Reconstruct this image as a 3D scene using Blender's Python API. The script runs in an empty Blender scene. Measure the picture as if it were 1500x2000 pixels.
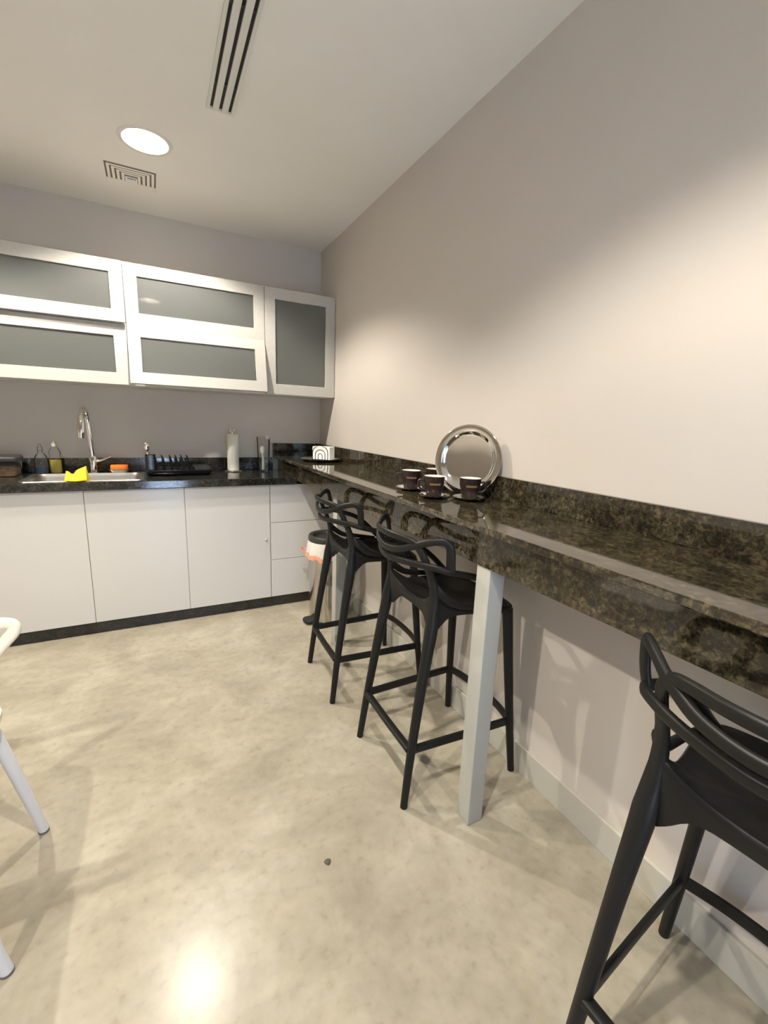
import bpy, bmesh, math, random
from mathutils import Vector, Matrix

random.seed(4)
SC = bpy.context.scene
COL = SC.collection
PI = math.pi

# ------------------------------------------------------------------ camera
cam_d = bpy.data.cameras.new('camera')
cam = bpy.data.objects.new('camera', cam_d)
COL.objects.link(cam)
CAM_POS = Vector((-1.1627, -3.3539, 1.2793))
FWD = Vector((0.45531541, 0.86746658, -0.20047347))
RGT = Vector((0.88831677, -0.45775421, 0.03680204))
UPV = Vector((0.05984303, 0.19484048, 0.97900766))
cam.matrix_world = Matrix(((RGT.x, UPV.x, -FWD.x, CAM_POS.x),
                           (RGT.y, UPV.y, -FWD.y, CAM_POS.y),
                           (RGT.z, UPV.z, -FWD.z, CAM_POS.z),
                           (0, 0, 0, 1)))
cam_d.sensor_fit = 'HORIZONTAL'
cam_d.sensor_width = 36.0
cam_d.lens = 36.0 * 855.14 / 1500.0
cam_d.clip_start = 0.02
SC.camera = cam

# ------------------------------------------------------------------ world, exposure
SC.view_settings.view_transform = 'Standard'
SC.view_settings.look = 'None'
SC.view_settings.gamma = 1.0
SC.view_settings.use_curve_mapping = False
SC.view_settings.exposure = 0.50
LAMP_STRENGTH = 24.0
SPOT_POWER = 84.0
SPOT_ANGLE = 128.0
SPOT_BLEND = 0.38
LAMP_COLOR = (1.0, 0.927, 0.80)
SKY_STRENGTH = 1.6

world = bpy.data.worlds.new('sky')
SC.world = world
world.use_nodes = True
wn = world.node_tree
bg = wn.nodes['Background']
sky = wn.nodes.new('ShaderNodeTexSky')
sky.sky_type = 'NISHITA'
sky.sun_disc = False
sky.sun_elevation = math.radians(24)
sky.ozone_density = 5.0
sky.sun_rotation = math.radians(270)
wn.links.new(sky.outputs[0], bg.inputs[0])
bg.inputs[1].default_value = SKY_STRENGTH

sun_d = bpy.data.lights.new('sun', 'SUN')
sun_d.energy = 60.0
sun_d.color = (0.70, 0.85, 1.0)
sun_d.angle = math.radians(0.6)
sun = bpy.data.objects.new('sun', sun_d)
COL.objects.link(sun)
sun.rotation_euler = Vector((0.7, -0.05, -0.62)).to_track_quat('-Z', 'Y').to_euler()

# ------------------------------------------------------------------ room numbers
H = 2.478            # ceiling
XL = -3.9            # left wall
YF = -4.6            # wall behind the camera
LAMPS = [(-1.120, -0.830), (-1.120, -2.97), (-2.25, -1.02), (-2.25, -2.97)]
LAMP_R = 0.098


# ------------------------------------------------------------------ materials
def new_mat(name):
    m = bpy.data.materials.new(name)
    m.use_nodes = True
    nt = m.node_tree
    return m, nt, nt.nodes['Principled BSDF']


def pmat(name, col, rough=0.5, metal=0.0, spec=0.5, trans=0.0, ior=1.45, coat=0.0, noise=0.0, nscale=30.0, bump=0.0):
    m, nt, b = new_mat(name)
    b.inputs['Roughness'].default_value = rough
    b.inputs['Metallic'].default_value = metal
    b.inputs['Specular IOR Level'].default_value = spec
    b.inputs['Transmission Weight'].default_value = trans
    b.inputs['IOR'].default_value = ior
    b.inputs['Coat Weight'].default_value = coat
    b.inputs['Base Color'].default_value = (*col, 1)
    if noise > 0 or bump > 0:
        tc = nt.nodes.new('ShaderNodeTexCoord')
        nz = nt.nodes.new('ShaderNodeTexNoise')
        nz.inputs['Scale'].default_value = nscale
        nz.inputs['Detail'].default_value = 6
        nt.links.new(tc.outputs['Object'], nz.inputs['Vector'])
        if noise > 0:
            r = nt.nodes.new('ShaderNodeValToRGB')
            r.color_ramp.elements[0].position = 0.3
            r.color_ramp.elements[1].position = 0.7
            r.color_ramp.elements[0].color = (*[c * (1 - noise) for c in col], 1)
            r.color_ramp.elements[1].color = (*[min(1, c * (1 + noise)) for c in col], 1)
            nt.links.new(nz.outputs['Fac'], r.inputs['Fac'])
            nt.links.new(r.outputs['Color'], b.inputs['Base Color'])
        if bump > 0:
            bp = nt.nodes.new('ShaderNodeBump')
            bp.inputs['Strength'].default_value = bump
            bp.inputs['Distance'].default_value = 0.002
            nt.links.new(nz.outputs['Fac'], bp.inputs['Height'])
            nt.links.new(bp.outputs['Normal'], b.inputs['Normal'])
    return m


def emit_mat(name, col, strength):
    m = bpy.data.materials.new(name)
    m.use_nodes = True
    nt = m.node_tree
    nt.nodes.clear()
    o = nt.nodes.new('ShaderNodeOutputMaterial')
    e = nt.nodes.new('ShaderNodeEmission')
    e.inputs[0].default_value = (*col, 1)
    e.inputs[1].default_value = strength
    nt.links.new(e.outputs[0], o.inputs[0])
    return m


def ramp_node(nt, stops):
    r = nt.nodes.new('ShaderNodeValToRGB')
    el = r.color_ramp.elements
    while len(el) < len(stops):
        el.new(0.5)
    for e, (p, c) in zip(el, stops):
        e.position = p
        e.color = (*c, 1)
    return r


def concrete_mat():
    m, nt, b = new_mat('polished_concrete')
    L = nt.links.new
    tc = nt.nodes.new('ShaderNodeTexCoord')
    n1 = nt.nodes.new('ShaderNodeTexNoise')
    n1.inputs['Scale'].default_value = 3.4
    n1.inputs['Detail'].default_value = 9
    n1.inputs['Roughness'].default_value = 0.62
    n1.inputs['Distortion'].default_value = 0.5
    L(tc.outputs['Object'], n1.inputs['Vector'])
    r1 = ramp_node(nt, [(0.30, (0.29, 0.258, 0.20)), (0.50, (0.36, 0.325, 0.253)), (0.72, (0.435, 0.398, 0.325))])
    L(n1.outputs['Fac'], r1.inputs['Fac'])
    # trowel smears
    mp = nt.nodes.new('ShaderNodeMapping')
    mp.inputs['Rotation'].default_value = (0, 0, 0.6)
    mp.inputs['Scale'].default_value = (7, 13, 1)
    L(tc.outputs['Object'], mp.inputs['Vector'])
    n2 = nt.nodes.new('ShaderNodeTexNoise')
    n2.inputs['Scale'].default_value = 1.0
    n2.inputs['Detail'].default_value = 9
    n2.inputs['Distortion'].default_value = 0.5
    L(mp.outputs[0], n2.inputs['Vector'])
    r2 = ramp_node(nt, [(0.22, (0.90, 0.90, 0.895)), (0.50, (1.0, 1.0, 1.0)), (0.78, (1.10, 1.095, 1.085))])
    L(n2.outputs['Fac'], r2.inputs['Fac'])
    mx = nt.nodes.new('ShaderNodeMix')
    mx.data_type = 'RGBA'
    mx.blend_type = 'MULTIPLY'
    mx.inputs['Factor'].default_value = 1.0
    L(r1.outputs['Color'], mx.inputs['A'])
    L(r2.outputs['Color'], mx.inputs['B'])
    # fine speckle
    n3 = nt.nodes.new('ShaderNodeTexNoise')
    n3.inputs['Scale'].default_value = 34
    n3.inputs['Detail'].default_value = 6
    L(tc.outputs['Object'], n3.inputs['Vector'])
    r3 = ramp_node(nt, [(0.28, (0.86, 0.85, 0.83)), (0.42, (0.98, 0.98, 0.98)), (0.62, (1.03, 1.03, 1.03))])
    L(n3.outputs['Fac'], r3.inputs['Fac'])
    mx2 = nt.nodes.new('ShaderNodeMix')
    mx2.data_type = 'RGBA'
    mx2.blend_type = 'MULTIPLY'
    mx2.inputs['Factor'].default_value = 1.0
    L(mx.outputs['Result'], mx2.inputs['A'])
    L(r3.outputs['Color'], mx2.inputs['B'])
    L(mx2.outputs['Result'], b.inputs['Base Color'])
    rr = nt.nodes.new('ShaderNodeMapRange')
    rr.inputs['To Min'].default_value = 0.225
    rr.inputs['To Max'].default_value = 0.262
    L(n2.outputs['Fac'], rr.inputs['Value'])
    L(rr.outputs[0], b.inputs['Roughness'])
    b.inputs['Specular IOR Level'].default_value = 0.3
    bp = nt.nodes.new('ShaderNodeBump')
    bp.inputs['Strength'].default_value = 0.10
    bp.inputs['Distance'].default_value = 0.004
    L(n1.outputs['Fac'], bp.inputs['Height'])
    L(bp.outputs['Normal'], b.inputs['Normal'])
    return m


def granite_mat(name, dark, mid, gold, scale=1.0, rough=0.06, distort=1.0):
    m, nt, b = new_mat(name)
    L = nt.links.new
    tc = nt.nodes.new('ShaderNodeTexCoord')
    n1 = nt.nodes.new('ShaderNodeTexNoise')
    n1.inputs['Scale'].default_value = 38 * scale
    n1.inputs['Detail'].default_value = 8
    n1.inputs['Roughness'].default_value = 0.72
    n1.inputs['Distortion'].default_value = distort
    L(tc.outputs['Object'], n1.inputs['Vector'])
    r1 = ramp_node(nt, [(0.36, dark), (0.52, mid), (0.63, gold), (0.72, mid)])
    L(n1.outputs['Fac'], r1.inputs['Fac'])
    n2 = nt.nodes.new('ShaderNodeTexNoise')
    n2.inputs['Scale'].default_value = 7 * scale
    n2.inputs['Detail'].default_value = 3
    L(tc.outputs['Object'], n2.inputs['Vector'])
    r2 = ramp_node(nt, [(0.35, (0.55, 0.55, 0.55)), (0.65, (1.25, 1.25, 1.2))])
    L(n2.outputs['Fac'], r2.inputs['Fac'])
    mx = nt.nodes.new('ShaderNodeMix')
    mx.data_type = 'RGBA'
    mx.blend_type = 'MULTIPLY'
    mx.inputs['Factor'].default_value = 1.0
    L(r1.outputs['Color'], mx.inputs['A'])
    L(r2.outputs['Color'], mx.inputs['B'])
    L(mx.outputs['Result'], b.inputs['Base Color'])
    b.inputs['Roughness'].default_value = rough
    b.inputs['Specular IOR Level'].default_value = 0.6
    return m


def brushed_steel(name, col=(0.62, 0.60, 0.57), rough=0.28, axis=2):
    m, nt, b = new_mat(name)
    tc = nt.nodes.new('ShaderNodeTexCoord')
    mp = nt.nodes.new('ShaderNodeMapping')
    s = [400, 400, 400]
    s[axis] = 4
    mp.inputs['Scale'].default_value = s
    nz = nt.nodes.new('ShaderNodeTexNoise')
    nz.inputs['Scale'].default_value = 1
    nt.links.new(tc.outputs['Object'], mp.inputs[0])
    nt.links.new(mp.outputs[0], nz.inputs['Vector'])
    mr = nt.nodes.new('ShaderNodeMapRange')
    mr.inputs['To Min'].default_value = rough * 0.7
    mr.inputs['To Max'].default_value = rough * 1.3
    nt.links.new(nz.outputs['Fac'], mr.inputs['Value'])
    nt.links.new(mr.outputs[0], b.inputs['Roughness'])
    b.inputs['Base Color'].default_value = (*col, 1)
    b.inputs['Metallic'].default_value = 1.0
    return m


M = {}
M['wall'] = pmat('greige_wall_paint', (0.605, 0.555, 0.505), 0.55, spec=0.25, noise=0.012, nscale=3, bump=0.04)
M['ceiling'] = pmat('ceiling_paint', (0.87, 0.845, 0.79), 0.7, spec=0.2, noise=0.01, nscale=4)
M['floor'] = concrete_mat()
M['granite'] = granite_mat('olive_brown_granite', (0.008, 0.007, 0.005), (0.040, 0.033, 0.021), (0.112, 0.087, 0.046), 1.9, 0.055, 0.55)
M['granite_dark'] = granite_mat('near_black_granite', (0.006, 0.006, 0.006), (0.022, 0.022, 0.021), (0.06, 0.058, 0.05), 1.6, 0.10)
M['kick'] = granite_mat('plinth_granite', (0.008, 0.008, 0.008), (0.022, 0.021, 0.02), (0.05, 0.048, 0.042), 2.0, 0.3)
M['lacquer'] = pmat('white_lacquer', (0.61, 0.60, 0.585), 0.20, spec=0.45, noise=0.006, nscale=2)
M['carcass'] = pmat('white_board', (0.72, 0.69, 0.63), 0.5)
M['frame_white'] = pmat('white_wood_frame', (0.50, 0.485, 0.45), 0.5, spec=0.25, noise=0.03, nscale=60, bump=0.05)
M['post'] = pmat('pale_grey_powder_coat', (0.42, 0.42, 0.385), 0.4)
M['skirting'] = pmat('skirting_paint', (0.50, 0.485, 0.425), 0.4)
M['black'] = pmat('black_plastic', (0.010, 0.010, 0.0098), 0.42, spec=0.30, noise=0.05, nscale=80)
M['black_gloss'] = pmat('black_gloss_plastic', (0.012, 0.012, 0.014), 0.18, spec=0.5)
M['dark_grey'] = pmat('dark_grey_plastic', (0.035, 0.034, 0.033), 0.4)
M['chrome'] = pmat('chrome', (0.80, 0.79, 0.78), 0.06, metal=1.0)
M['mirror'] = pmat('polished_silver', (0.80, 0.80, 0.79), 0.05, metal=1.0)
M['steel'] = brushed_steel('brushed_steel_can', (0.58, 0.55, 0.51), 0.16)
M['sink'] = brushed_steel('sink_steel', (0.40, 0.385, 0.36), 0.34, 0)
M['white_plastic'] = pmat('white_plastic', (0.72, 0.67, 0.575), 0.35)
M['white_leg'] = pmat('white_coated_metal', (0.78, 0.79, 0.82), 0.3)
M['grey_rubber'] = pmat('grey_rubber', (0.16, 0.16, 0.16), 0.6)
M['yellow'] = pmat('yellow_cloth', (0.85, 0.66, 0.03), 0.85, noise=0.06, nscale=90, bump=0.4)
M['orange'] = pmat('orange_sponge', (0.90, 0.19, 0.02), 0.9, noise=0.12, nscale=140, bump=0.5)
M['paper'] = pmat('paper_towel', (0.78, 0.77, 0.66), 0.9, noise=0.03, nscale=120, bump=0.4)
M['napkin'] = pmat('white_napkin_paper', (0.86, 0.83, 0.77), 0.9)
M['brown'] = pmat('dark_brown_glaze', (0.022, 0.012, 0.0105), 0.25, spec=0.5)
M['cup_inside'] = pmat('white_glaze', (0.85, 0.80, 0.72), 0.2)
M['gold'] = pmat('tan_gold_print', (0.19, 0.12, 0.055), 0.4)
M['bag'] = pmat('white_bag_film', (0.80, 0.76, 0.72), 0.35, trans=0.15, noise=0.03, nscale=20)
M['tape'] = pmat('orange_drawstring', (0.84, 0.33, 0.22), 0.4)
M['vent_white'] = pmat('vent_white', (0.74, 0.73, 0.67), 0.45)
M['vent_dark'] = pmat('vent_dark', (0.012, 0.012, 0.015), 0.6)
M['vent_brown'] = pmat('grille_shadow_gap', (0.20, 0.165, 0.13), 0.7)
M['can'] = pmat('lamp_reflector', (0.85, 0.83, 0.78), 0.35)
M['lamp'] = emit_mat('lamp_disc', LAMP_COLOR, LAMP_STRENGTH)
M['blue_ink'] = pmat('blue_ink', (0.03, 0.06, 0.16), 0.6)
M['sticker'] = pmat('white_sticker', (0.85, 0.87, 0.88), 0.5)
M['cookie'] = pmat('brown_biscuits', (0.34, 0.20, 0.09), 0.8, noise=0.4, nscale=45)
M['paving'] = pmat('pale_paving', (0.58, 0.59, 0.60), 0.8, noise=0.1, nscale=4)
M['door_frame'] = pmat('aluminium_frame', (0.45, 0.45, 0.44), 0.4, metal=0.6)
M['pebble'] = pmat('dark_chip', (0.10, 0.085, 0.06), 0.8)


def glass_mat(name, col, rough, alpha_mix, ior=1.45, trans_col=None):
    """clear or frosted pane: straight-through light, a veil of scatter, a sharp surface reflection"""
    m = bpy.data.materials.new(name)
    m.use_nodes = True
    nt = m.node_tree
    nt.nodes.clear()
    L = nt.links.new
    out = nt.nodes.new('ShaderNodeOutputMaterial')
    tr = nt.nodes.new('ShaderNodeBsdfTransparent')
    tr.inputs[0].default_value = (*(trans_col or col), 1)
    veil = nt.nodes.new('ShaderNodeBsdfRefraction')
    veil.inputs['Color'].default_value = (*col, 1)
    veil.inputs['Roughness'].default_value = rough
    veil.inputs['IOR'].default_value = 1.05
    dif = nt.nodes.new('ShaderNodeBsdfDiffuse')
    dif.inputs[0].default_value = (*col, 1)
    gl = nt.nodes.new('ShaderNodeBsdfGlossy')
    gl.inputs['Roughness'].default_value = 0.03
    a = nt.nodes.new('ShaderNodeMixShader')
    a.inputs[0].default_value = alpha_mix       # clear -> veil
    L(tr.outputs[0], a.inputs[1])
    L(veil.outputs[0], a.inputs[2])
    b2 = nt.nodes.new('ShaderNodeMixShader')
    b2.inputs[0].default_value = 0.15 * alpha_mix
    L(a.outputs[0], b2.inputs[1])
    L(dif.outputs[0], b2.inputs[2])
    fr = nt.nodes.new('ShaderNodeFresnel')
    fr.inputs[0].default_value = ior
    c = nt.nodes.new('ShaderNodeMixShader')
    L(fr.outputs[0], c.inputs[0])
    L(b2.outputs[0], c.inputs[1])
    L(gl.outputs[0], c.inputs[2])
    L(c.outputs[0], out.inputs[0])
    return m


M['frosted'] = glass_mat('frosted_glass', (0.66, 0.675, 0.65), 0.5, 1.0)
M['clear'] = glass_mat('clear_plastic', (0.96, 0.965, 0.965), 0.2, 0.12, 1.18)
M['window_glass'] = glass_mat('window_glass', (0.95, 0.97, 1.0), 0.1, 0.0)
M['blue_liquid'] = pmat('blue_liquid', (0.05, 0.11, 0.22), 0.2, trans=0.4)
M['yellow_liquid'] = pmat('yellow_liquid', (0.62, 0.50, 0.05), 0.2, trans=0.3)


# ------------------------------------------------------------------ mesh helpers
def obj(name, bm, mat, parent=None, smooth=False, bevel=0.0, bseg=2):
    me = bpy.data.meshes.new(name)
    bmesh.ops.recalc_face_normals(bm, faces=bm.faces[:])
    bm.to_mesh(me)
    bm.free()
    me.materials.append(mat)
    if smooth:
        for p in me.polygons:
            p.use_smooth = True
        me.set_sharp_from_angle(angle=math.radians(50))
    o = bpy.data.objects.new(name, me)
    COL.objects.link(o)
    if parent is not None:
        o.parent = parent
    if bevel > 0:
        b = o.modifiers.new('bevel', 'BEVEL')
        b.width = bevel
        b.segments = bseg
        b.limit_method = 'ANGLE'
        b.angle_limit = math.radians(40)
    return o


def tag(o, label, cat, group=None):
    o['label'] = label
    o['category'] = cat
    if group:
        o['group'] = group
    return o


def thing(name, label, cat, loc=(0, 0, 0), rotz=0.0, group=None):
    o = bpy.data.objects.new(name, None)
    o.empty_display_size = 0.05
    COL.objects.link(o)
    o.location = loc
    o.rotation_euler = (0, 0, rotz)
    return tag(o, label, cat, group)


def struct(name, bm, mat, parent=None, **k):
    o = obj(name, bm, mat, parent, **k)
    o['kind'] = 'structure'
    return o


def dup(root, loc, rotz, label, group=None):
    r = root.copy()
    COL.objects.link(r)
    r.location = loc
    r.rotation_euler = (0, 0, rotz)
    r['label'] = label
    if group:
        r['group'] = group
    for ch in list(root.children):
        c = ch.copy()
        COL.objects.link(c)
        c.parent = r
        for g in list(ch.children):
            d = g.copy()
            COL.objects.link(d)
            d.parent = c
    return r


def box(x0, x1, y0, y1, z0, z1, bm=None, mtx=None):
    bm = bm or bmesh.new()
    vs = [bm.verts.new((x, y, z)) for z in (z0, z1) for x, y in ((x0, y0), (x1, y0), (x1, y1), (x0, y1))]
    if mtx is not None:
        for v in vs:
            v.co = mtx @ v.co
    for f in ((3, 2, 1, 0), (4, 5, 6, 7), (0, 1, 5, 4), (1, 2, 6, 5), (2, 3, 7, 6), (3, 0, 4, 7)):
        bm.faces.new([vs[i] for i in f])
    return bm


def frame_box(x0, x1, z0, z1, y0, y1, w, bm=None, mtx=None):
    """rectangular frame in the x/z plane, stile width w"""
    bm = bm or bmesh.new()
    outer = [(x0, z0), (x1, z0), (x1, z1), (x0, z1)]
    inner = [(x0 + w, z0 + w), (x1 - w, z0 + w), (x1 - w, z1 - w), (x0 + w, z1 - w)]
    lay = []
    for y in (y0, y1):
        o = [bm.verts.new((x, y, z)) for x, z in outer]
        i = [bm.verts.new((x, y, z)) for x, z in inner]
        lay.append((o, i))
    for k in range(4):
        n = (k + 1) % 4
        for (o, i) in lay:
            bm.faces.new((o[k], o[n], i[n], i[k]))
        bm.faces.new((lay[0][0][k], lay[0][0][n], lay[1][0][n], lay[1][0][k]))
        bm.faces.new((lay[0][1][k], lay[0][1][n], lay[1][1][n], lay[1][1][k]))
    if mtx is not None:
        for v in bm.verts:
            v.co = mtx @ v.co
    return bm


def lathe(profile, segs=32, bm=None, center=(0, 0, 0), close=False):
    bm = bm or bmesh.new()
    cx, cy, cz = center
    rings = []
    for r, z in profile:
        if r < 1e-6:
            rings.append([bm.verts.new((cx, cy, cz + z))])
        else:
            rings.append([bm.verts.new((cx + r * math.cos(2 * PI * k / segs), cy + r * math.sin(2 * PI * k / segs), cz + z)) for k in range(segs)])
    pairs = list(zip(rings, rings[1:]))
    if close:
        pairs.append((rings[-1], rings[0]))
    for a, b in pairs:
        for k in range(segs):
            n = (k + 1) % segs
            if len(a) == 1 and len(b) == 1:
                continue
            if len(a) == 1:
                bm.faces.new((a[0], b[n], b[k]))
            elif len(b) == 1:
                bm.faces.new((a[k], a[n], b[0]))
            else:
                bm.faces.new((a[k], a[n], b[n], b[k]))
    return bm


def catmull(pts, n=8, closed=False):
    pts = [Vector(p) for p in pts]
    out = []
    N = len(pts)
    rng = range(N) if closed else range(N - 1)
    for i in rng:
        if closed:
            p0, p1, p2, p3 = pts[(i - 1) % N], pts[i], pts[(i + 1) % N], pts[(i + 2) % N]
        else:
            p1, p2 = pts[i], pts[i + 1]
            p0 = pts[i - 1] if i > 0 else p1 * 2 - p2
            p3 = pts[i + 2] if i + 2 < N else p2 * 2 - p1
        for k in range(n):
            t = k / n
            out.append(0.5 * ((2 * p1) + (-p0 + p2) * t + (2 * p0 - 5 * p1 + 4 * p2 - p3) * t * t + (-p0 + 3 * p1 - 3 * p2 + p3) * t ** 3))
    if not closed:
        out.append(pts[-1])
    return out


def sweep(path, sizes, bm=None, segs=10, ref=None, closed=False, power=2.0):
    """tube along path. sizes: (a, b) or list of them spread over the path; a is along ref, b across.
    ref: None (parallel transport), a Vector, or a function(point)->Vector"""
    bm = bm or bmesh.new()
    path = [Vector(p) for p in path]
    N = len(path)
    if isinstance(sizes, tuple):
        sizes = [sizes]
    def size_at(i):
        if len(sizes) == 1:
            return sizes[0]
        t = i / (N - 1) * (len(sizes) - 1)
        k = min(int(t), len(sizes) - 2)
        f = t - k
        return tuple(sizes[k][j] * (1 - f) + sizes[k + 1][j] * f for j in (0, 1))
    rings = []
    prev = None
    for i in range(N):
        if closed:
            t = path[(i + 1) % N] - path[i - 1]
        else:
            t = path[min(i + 1, N - 1)] - path[max(i - 1, 0)]
        t.normalize()
        r = ref(path[i]) if callable(ref) else (Vector(ref) if ref is not None else prev)
        if r is None:
            r = Vector((0, 0, 1)) if abs(t.z) < 0.9 else Vector((1, 0, 0))
        u = r - t * r.dot(t)
        if u.length < 1e-4:
            u = (prev or Vector((1, 0, 0))) - t * (prev or Vector((1, 0, 0))).dot(t)
        u.normalize()
        prev = u
        v = t.cross(u)
        a, b = size_at(i)
        ring = []
        for k in range(segs):
            ang = 2 * PI * k / segs
            c, s = math.cos(ang), math.sin(ang)
            c = math.copysign(abs(c) ** (2 / power), c)
            s = math.copysign(abs(s) ** (2 / power), s)
            ring.append(bm.verts.new(path[i] + u * (a * c) + v * (b * s)))
        rings.append(ring)
    rng = range(N) if closed else range(N - 1)
    for i in rng:
        A, B = rings[i], rings[(i + 1) % N]
        for k in range(segs):
            n = (k + 1) % segs
            bm.faces.new((A[k], A[n], B[n], B[k]))
    if not closed:
        bm.faces.new(rings[0][::-1])
        bm.faces.new(rings[-1])
    return bm


def rounded_rect(w, d, r, n=6):
    out = []
    for cx, cy, a0 in ((w / 2 - r, d / 2 - r, 0), (-w / 2 + r, d / 2 - r, PI / 2), (-w / 2 + r, -d / 2 + r, PI), (w / 2 - r, -d / 2 + r, 1.5 * PI)):
        for k in range(n + 1):
            a = a0 + k / n * PI / 2
            out.append((cx + r * math.cos(a), cy + r * math.sin(a)))
    return out


def loft(sections, bm=None, cap0=True, cap1=True):
    """sections: list of lists of 3-D points with equal length"""
    bm = bm or bmesh.new()
    rings = [[bm.verts.new(p) for p in s] for s in sections]
    n = len(rings[0])
    for a, b in zip(rings, rings[1:]):
        for k in range(n):
            j = (k + 1) % n
            bm.faces.new((a[k], a[j], b[j], b[k]))
    if cap0:
        bm.faces.new(rings[0][::-1])
    if cap1:
        bm.faces.new(rings[-1])
    return bm


# ================================================================== SETTING
struct('floor', box(XL - 0.1, 0.1, YF - 0.1, 0.1, -0.1, 0.0), M['floor'])
# ceiling with a round hole for each can
bm = bmesh.new()
def ceil_rect(x0, x1, y0, y1):
    bm.faces.new([bm.verts.new(p) for p in ((x0, y0, H), (x1, y0, H), (x1, y1, H), (x0, y1, H))])
def ceil_hole(x0, x1, y0, y1, cx, cy, r, n=40):
    per, circ = [], []
    for k in range(n):
        a = 2 * PI * k / n + PI / 4
        c, s = math.cos(a), math.sin(a)
        m_ = max(abs(c), abs(s))
        per.append(bm.verts.new((cx + c / m_ * ((x1 - cx) if c > 0 else (cx - x0)), cy + s / m_ * ((y1 - cy) if s > 0 else (cy - y0)), H)))
        circ.append(bm.verts.new((cx + r * c, cy + r * s, H)))
    for k in range(n):
        j = (k + 1) % n
        bm.faces.new((per[k], per[j], circ[j], circ[k]))
Q = 0.16
XR = sorted({XL - 0.1, 0.1, *[round(x + s, 4) for x, y in LAMPS for s in (-Q, Q)]})
for x0, x1 in zip(XR, XR[1:]):
    mine = [l for l in LAMPS if x0 < l[0] < x1 and (x1 - x0) < 3 * Q]
    YR = sorted({YF - 0.1, 0.1, *[round(l[1] + s, 4) for l in mine for s in (-Q, Q)]})
    for y0, y1 in zip(YR, YR[1:]):
        hit = [l for l in mine if y0 < l[1] < y1]
        if hit:
            ceil_hole(x0, x1, y0, y1, hit[0][0], hit[0][1], LAMP_R)
        else:
            ceil_rect(x0, x1, y0, y1)
bmesh.ops.remove_doubles(bm, verts=bm.verts[:], dist=1e-4)
struct('ceiling', bm, M['ceiling'])
struct('wall_back', box(XL - 0.1, 0.1, 0.0, 0.1, -0.05, H + 0.14), M['wall'])
struct('wall_right', box(0.0, 0.1, YF - 0.1, 0.0, -0.05, H + 0.14), M['wall'])
struct('wall_left', box(XL - 0.1, XL, YF - 0.1, 0.0, -0.05, H + 0.14), M['wall'])
# wall behind the camera with a glazed door opening
GX0, GX1, GZ = -1.34, -0.76, 2.12
bm = box(XL, GX0, YF - 0.1, YF, -0.05, H + 0.14)
box(GX1, 0.0, YF - 0.1, YF, -0.05, H + 0.14, bm)
box(GX0, GX1, YF - 0.1, YF, GZ, H + 0.14, bm)
struct('wall_front', bm, M['wall'])
gd = struct('door_1', frame_box(GX0, GX1, 0.0, GZ, YF - 0.075, YF - 0.025, 0.055), M['door_frame'])
obj('glass_pane', box(GX0 + 0.05, GX1 - 0.05, YF - 0.054, YF - 0.046, 0.05, GZ - 0.05), M['window_glass'], gd)
bm = box(GX1 - 0.05, GX1 - 0.03, YF - 0.022, YF + 0.03, 0.95, 0.97)
box(GX1 - 0.05, GX1 - 0.03, YF - 0.022, YF + 0.03, 1.15, 1.17, bm)
box(GX1 - 0.052, GX1 - 0.028, YF + 0.012, YF + 0.036, 0.93, 1.19, bm)
obj('door_handle', bm, M['chrome'], gd, bevel=0.004)
struct('ground', box(-9, 5, YF - 14, YF - 0.1, -0.16, -0.06), M['paving'])
# skirting board on the right wall
struct('baseboard_right', box(-0.012, 0.0, YF, 0.0, 0.0, 0.108), M['skirting'], bevel=0.002)
struct('baseboard_left', box(XL, XL + 0.012, YF, 0.0, 0.0, 0.108), M['skirting'], bevel=0.002)

# ================================================================== BASE CABINETS
DY = -0.498          # door faces
ZK, ZC = 0.0755, 0.853
DT = 0.018


def base_cabinet(x0, x1, label, lock=False):
    c = thing('base_cabinet', label, 'cabinet', ((x0 + x1) / 2, -0.25, 0), group='white kitchen base cabinets')
    w = (x1 - x0) / 2
    y0, y1 = DY + DT + 0.25, 0.25
    bm = box(-w, -w + 0.016, y0, y1, ZK, ZC)
    box(w - 0.016, w, y0, y1, ZK, ZC, bm)
    box(-w + 0.016, w - 0.016, y0, y1, ZK, ZK + 0.016, bm)
    box(-w + 0.016, w - 0.016, y1 - 0.01, y1 - 0.001, ZK + 0.016, ZC, bm)
    obj('carcass', bm, M['carcass'], c)
    d = obj('door', box(-w + 0.0012, w - 0.0012, DY + 0.25, y0 - 0.001, ZK, ZC - 0.002), M['lacquer'], c, bevel=0.0012)
    if lock:
        bm = lathe([(0.0, 0.006), (0.007, 0.006), (0.009, 0.004), (0.009, 0.0), (0.0, 0.0)], 16)
        bmesh.ops.rotate(bm, verts=bm.verts[:], matrix=Matrix.Rotation(PI / 2, 3, 'X'))
        box(-0.0015, 0.0015, -0.014, -0.005, -0.006, 0.006, bm)
        bmesh.ops.translate(bm, verts=bm.verts[:], vec=(w - 0.028, DY + 0.25, 0.481))
        obj('lock', bm, M['door_frame'], d, smooth=True)
    return c


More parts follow.
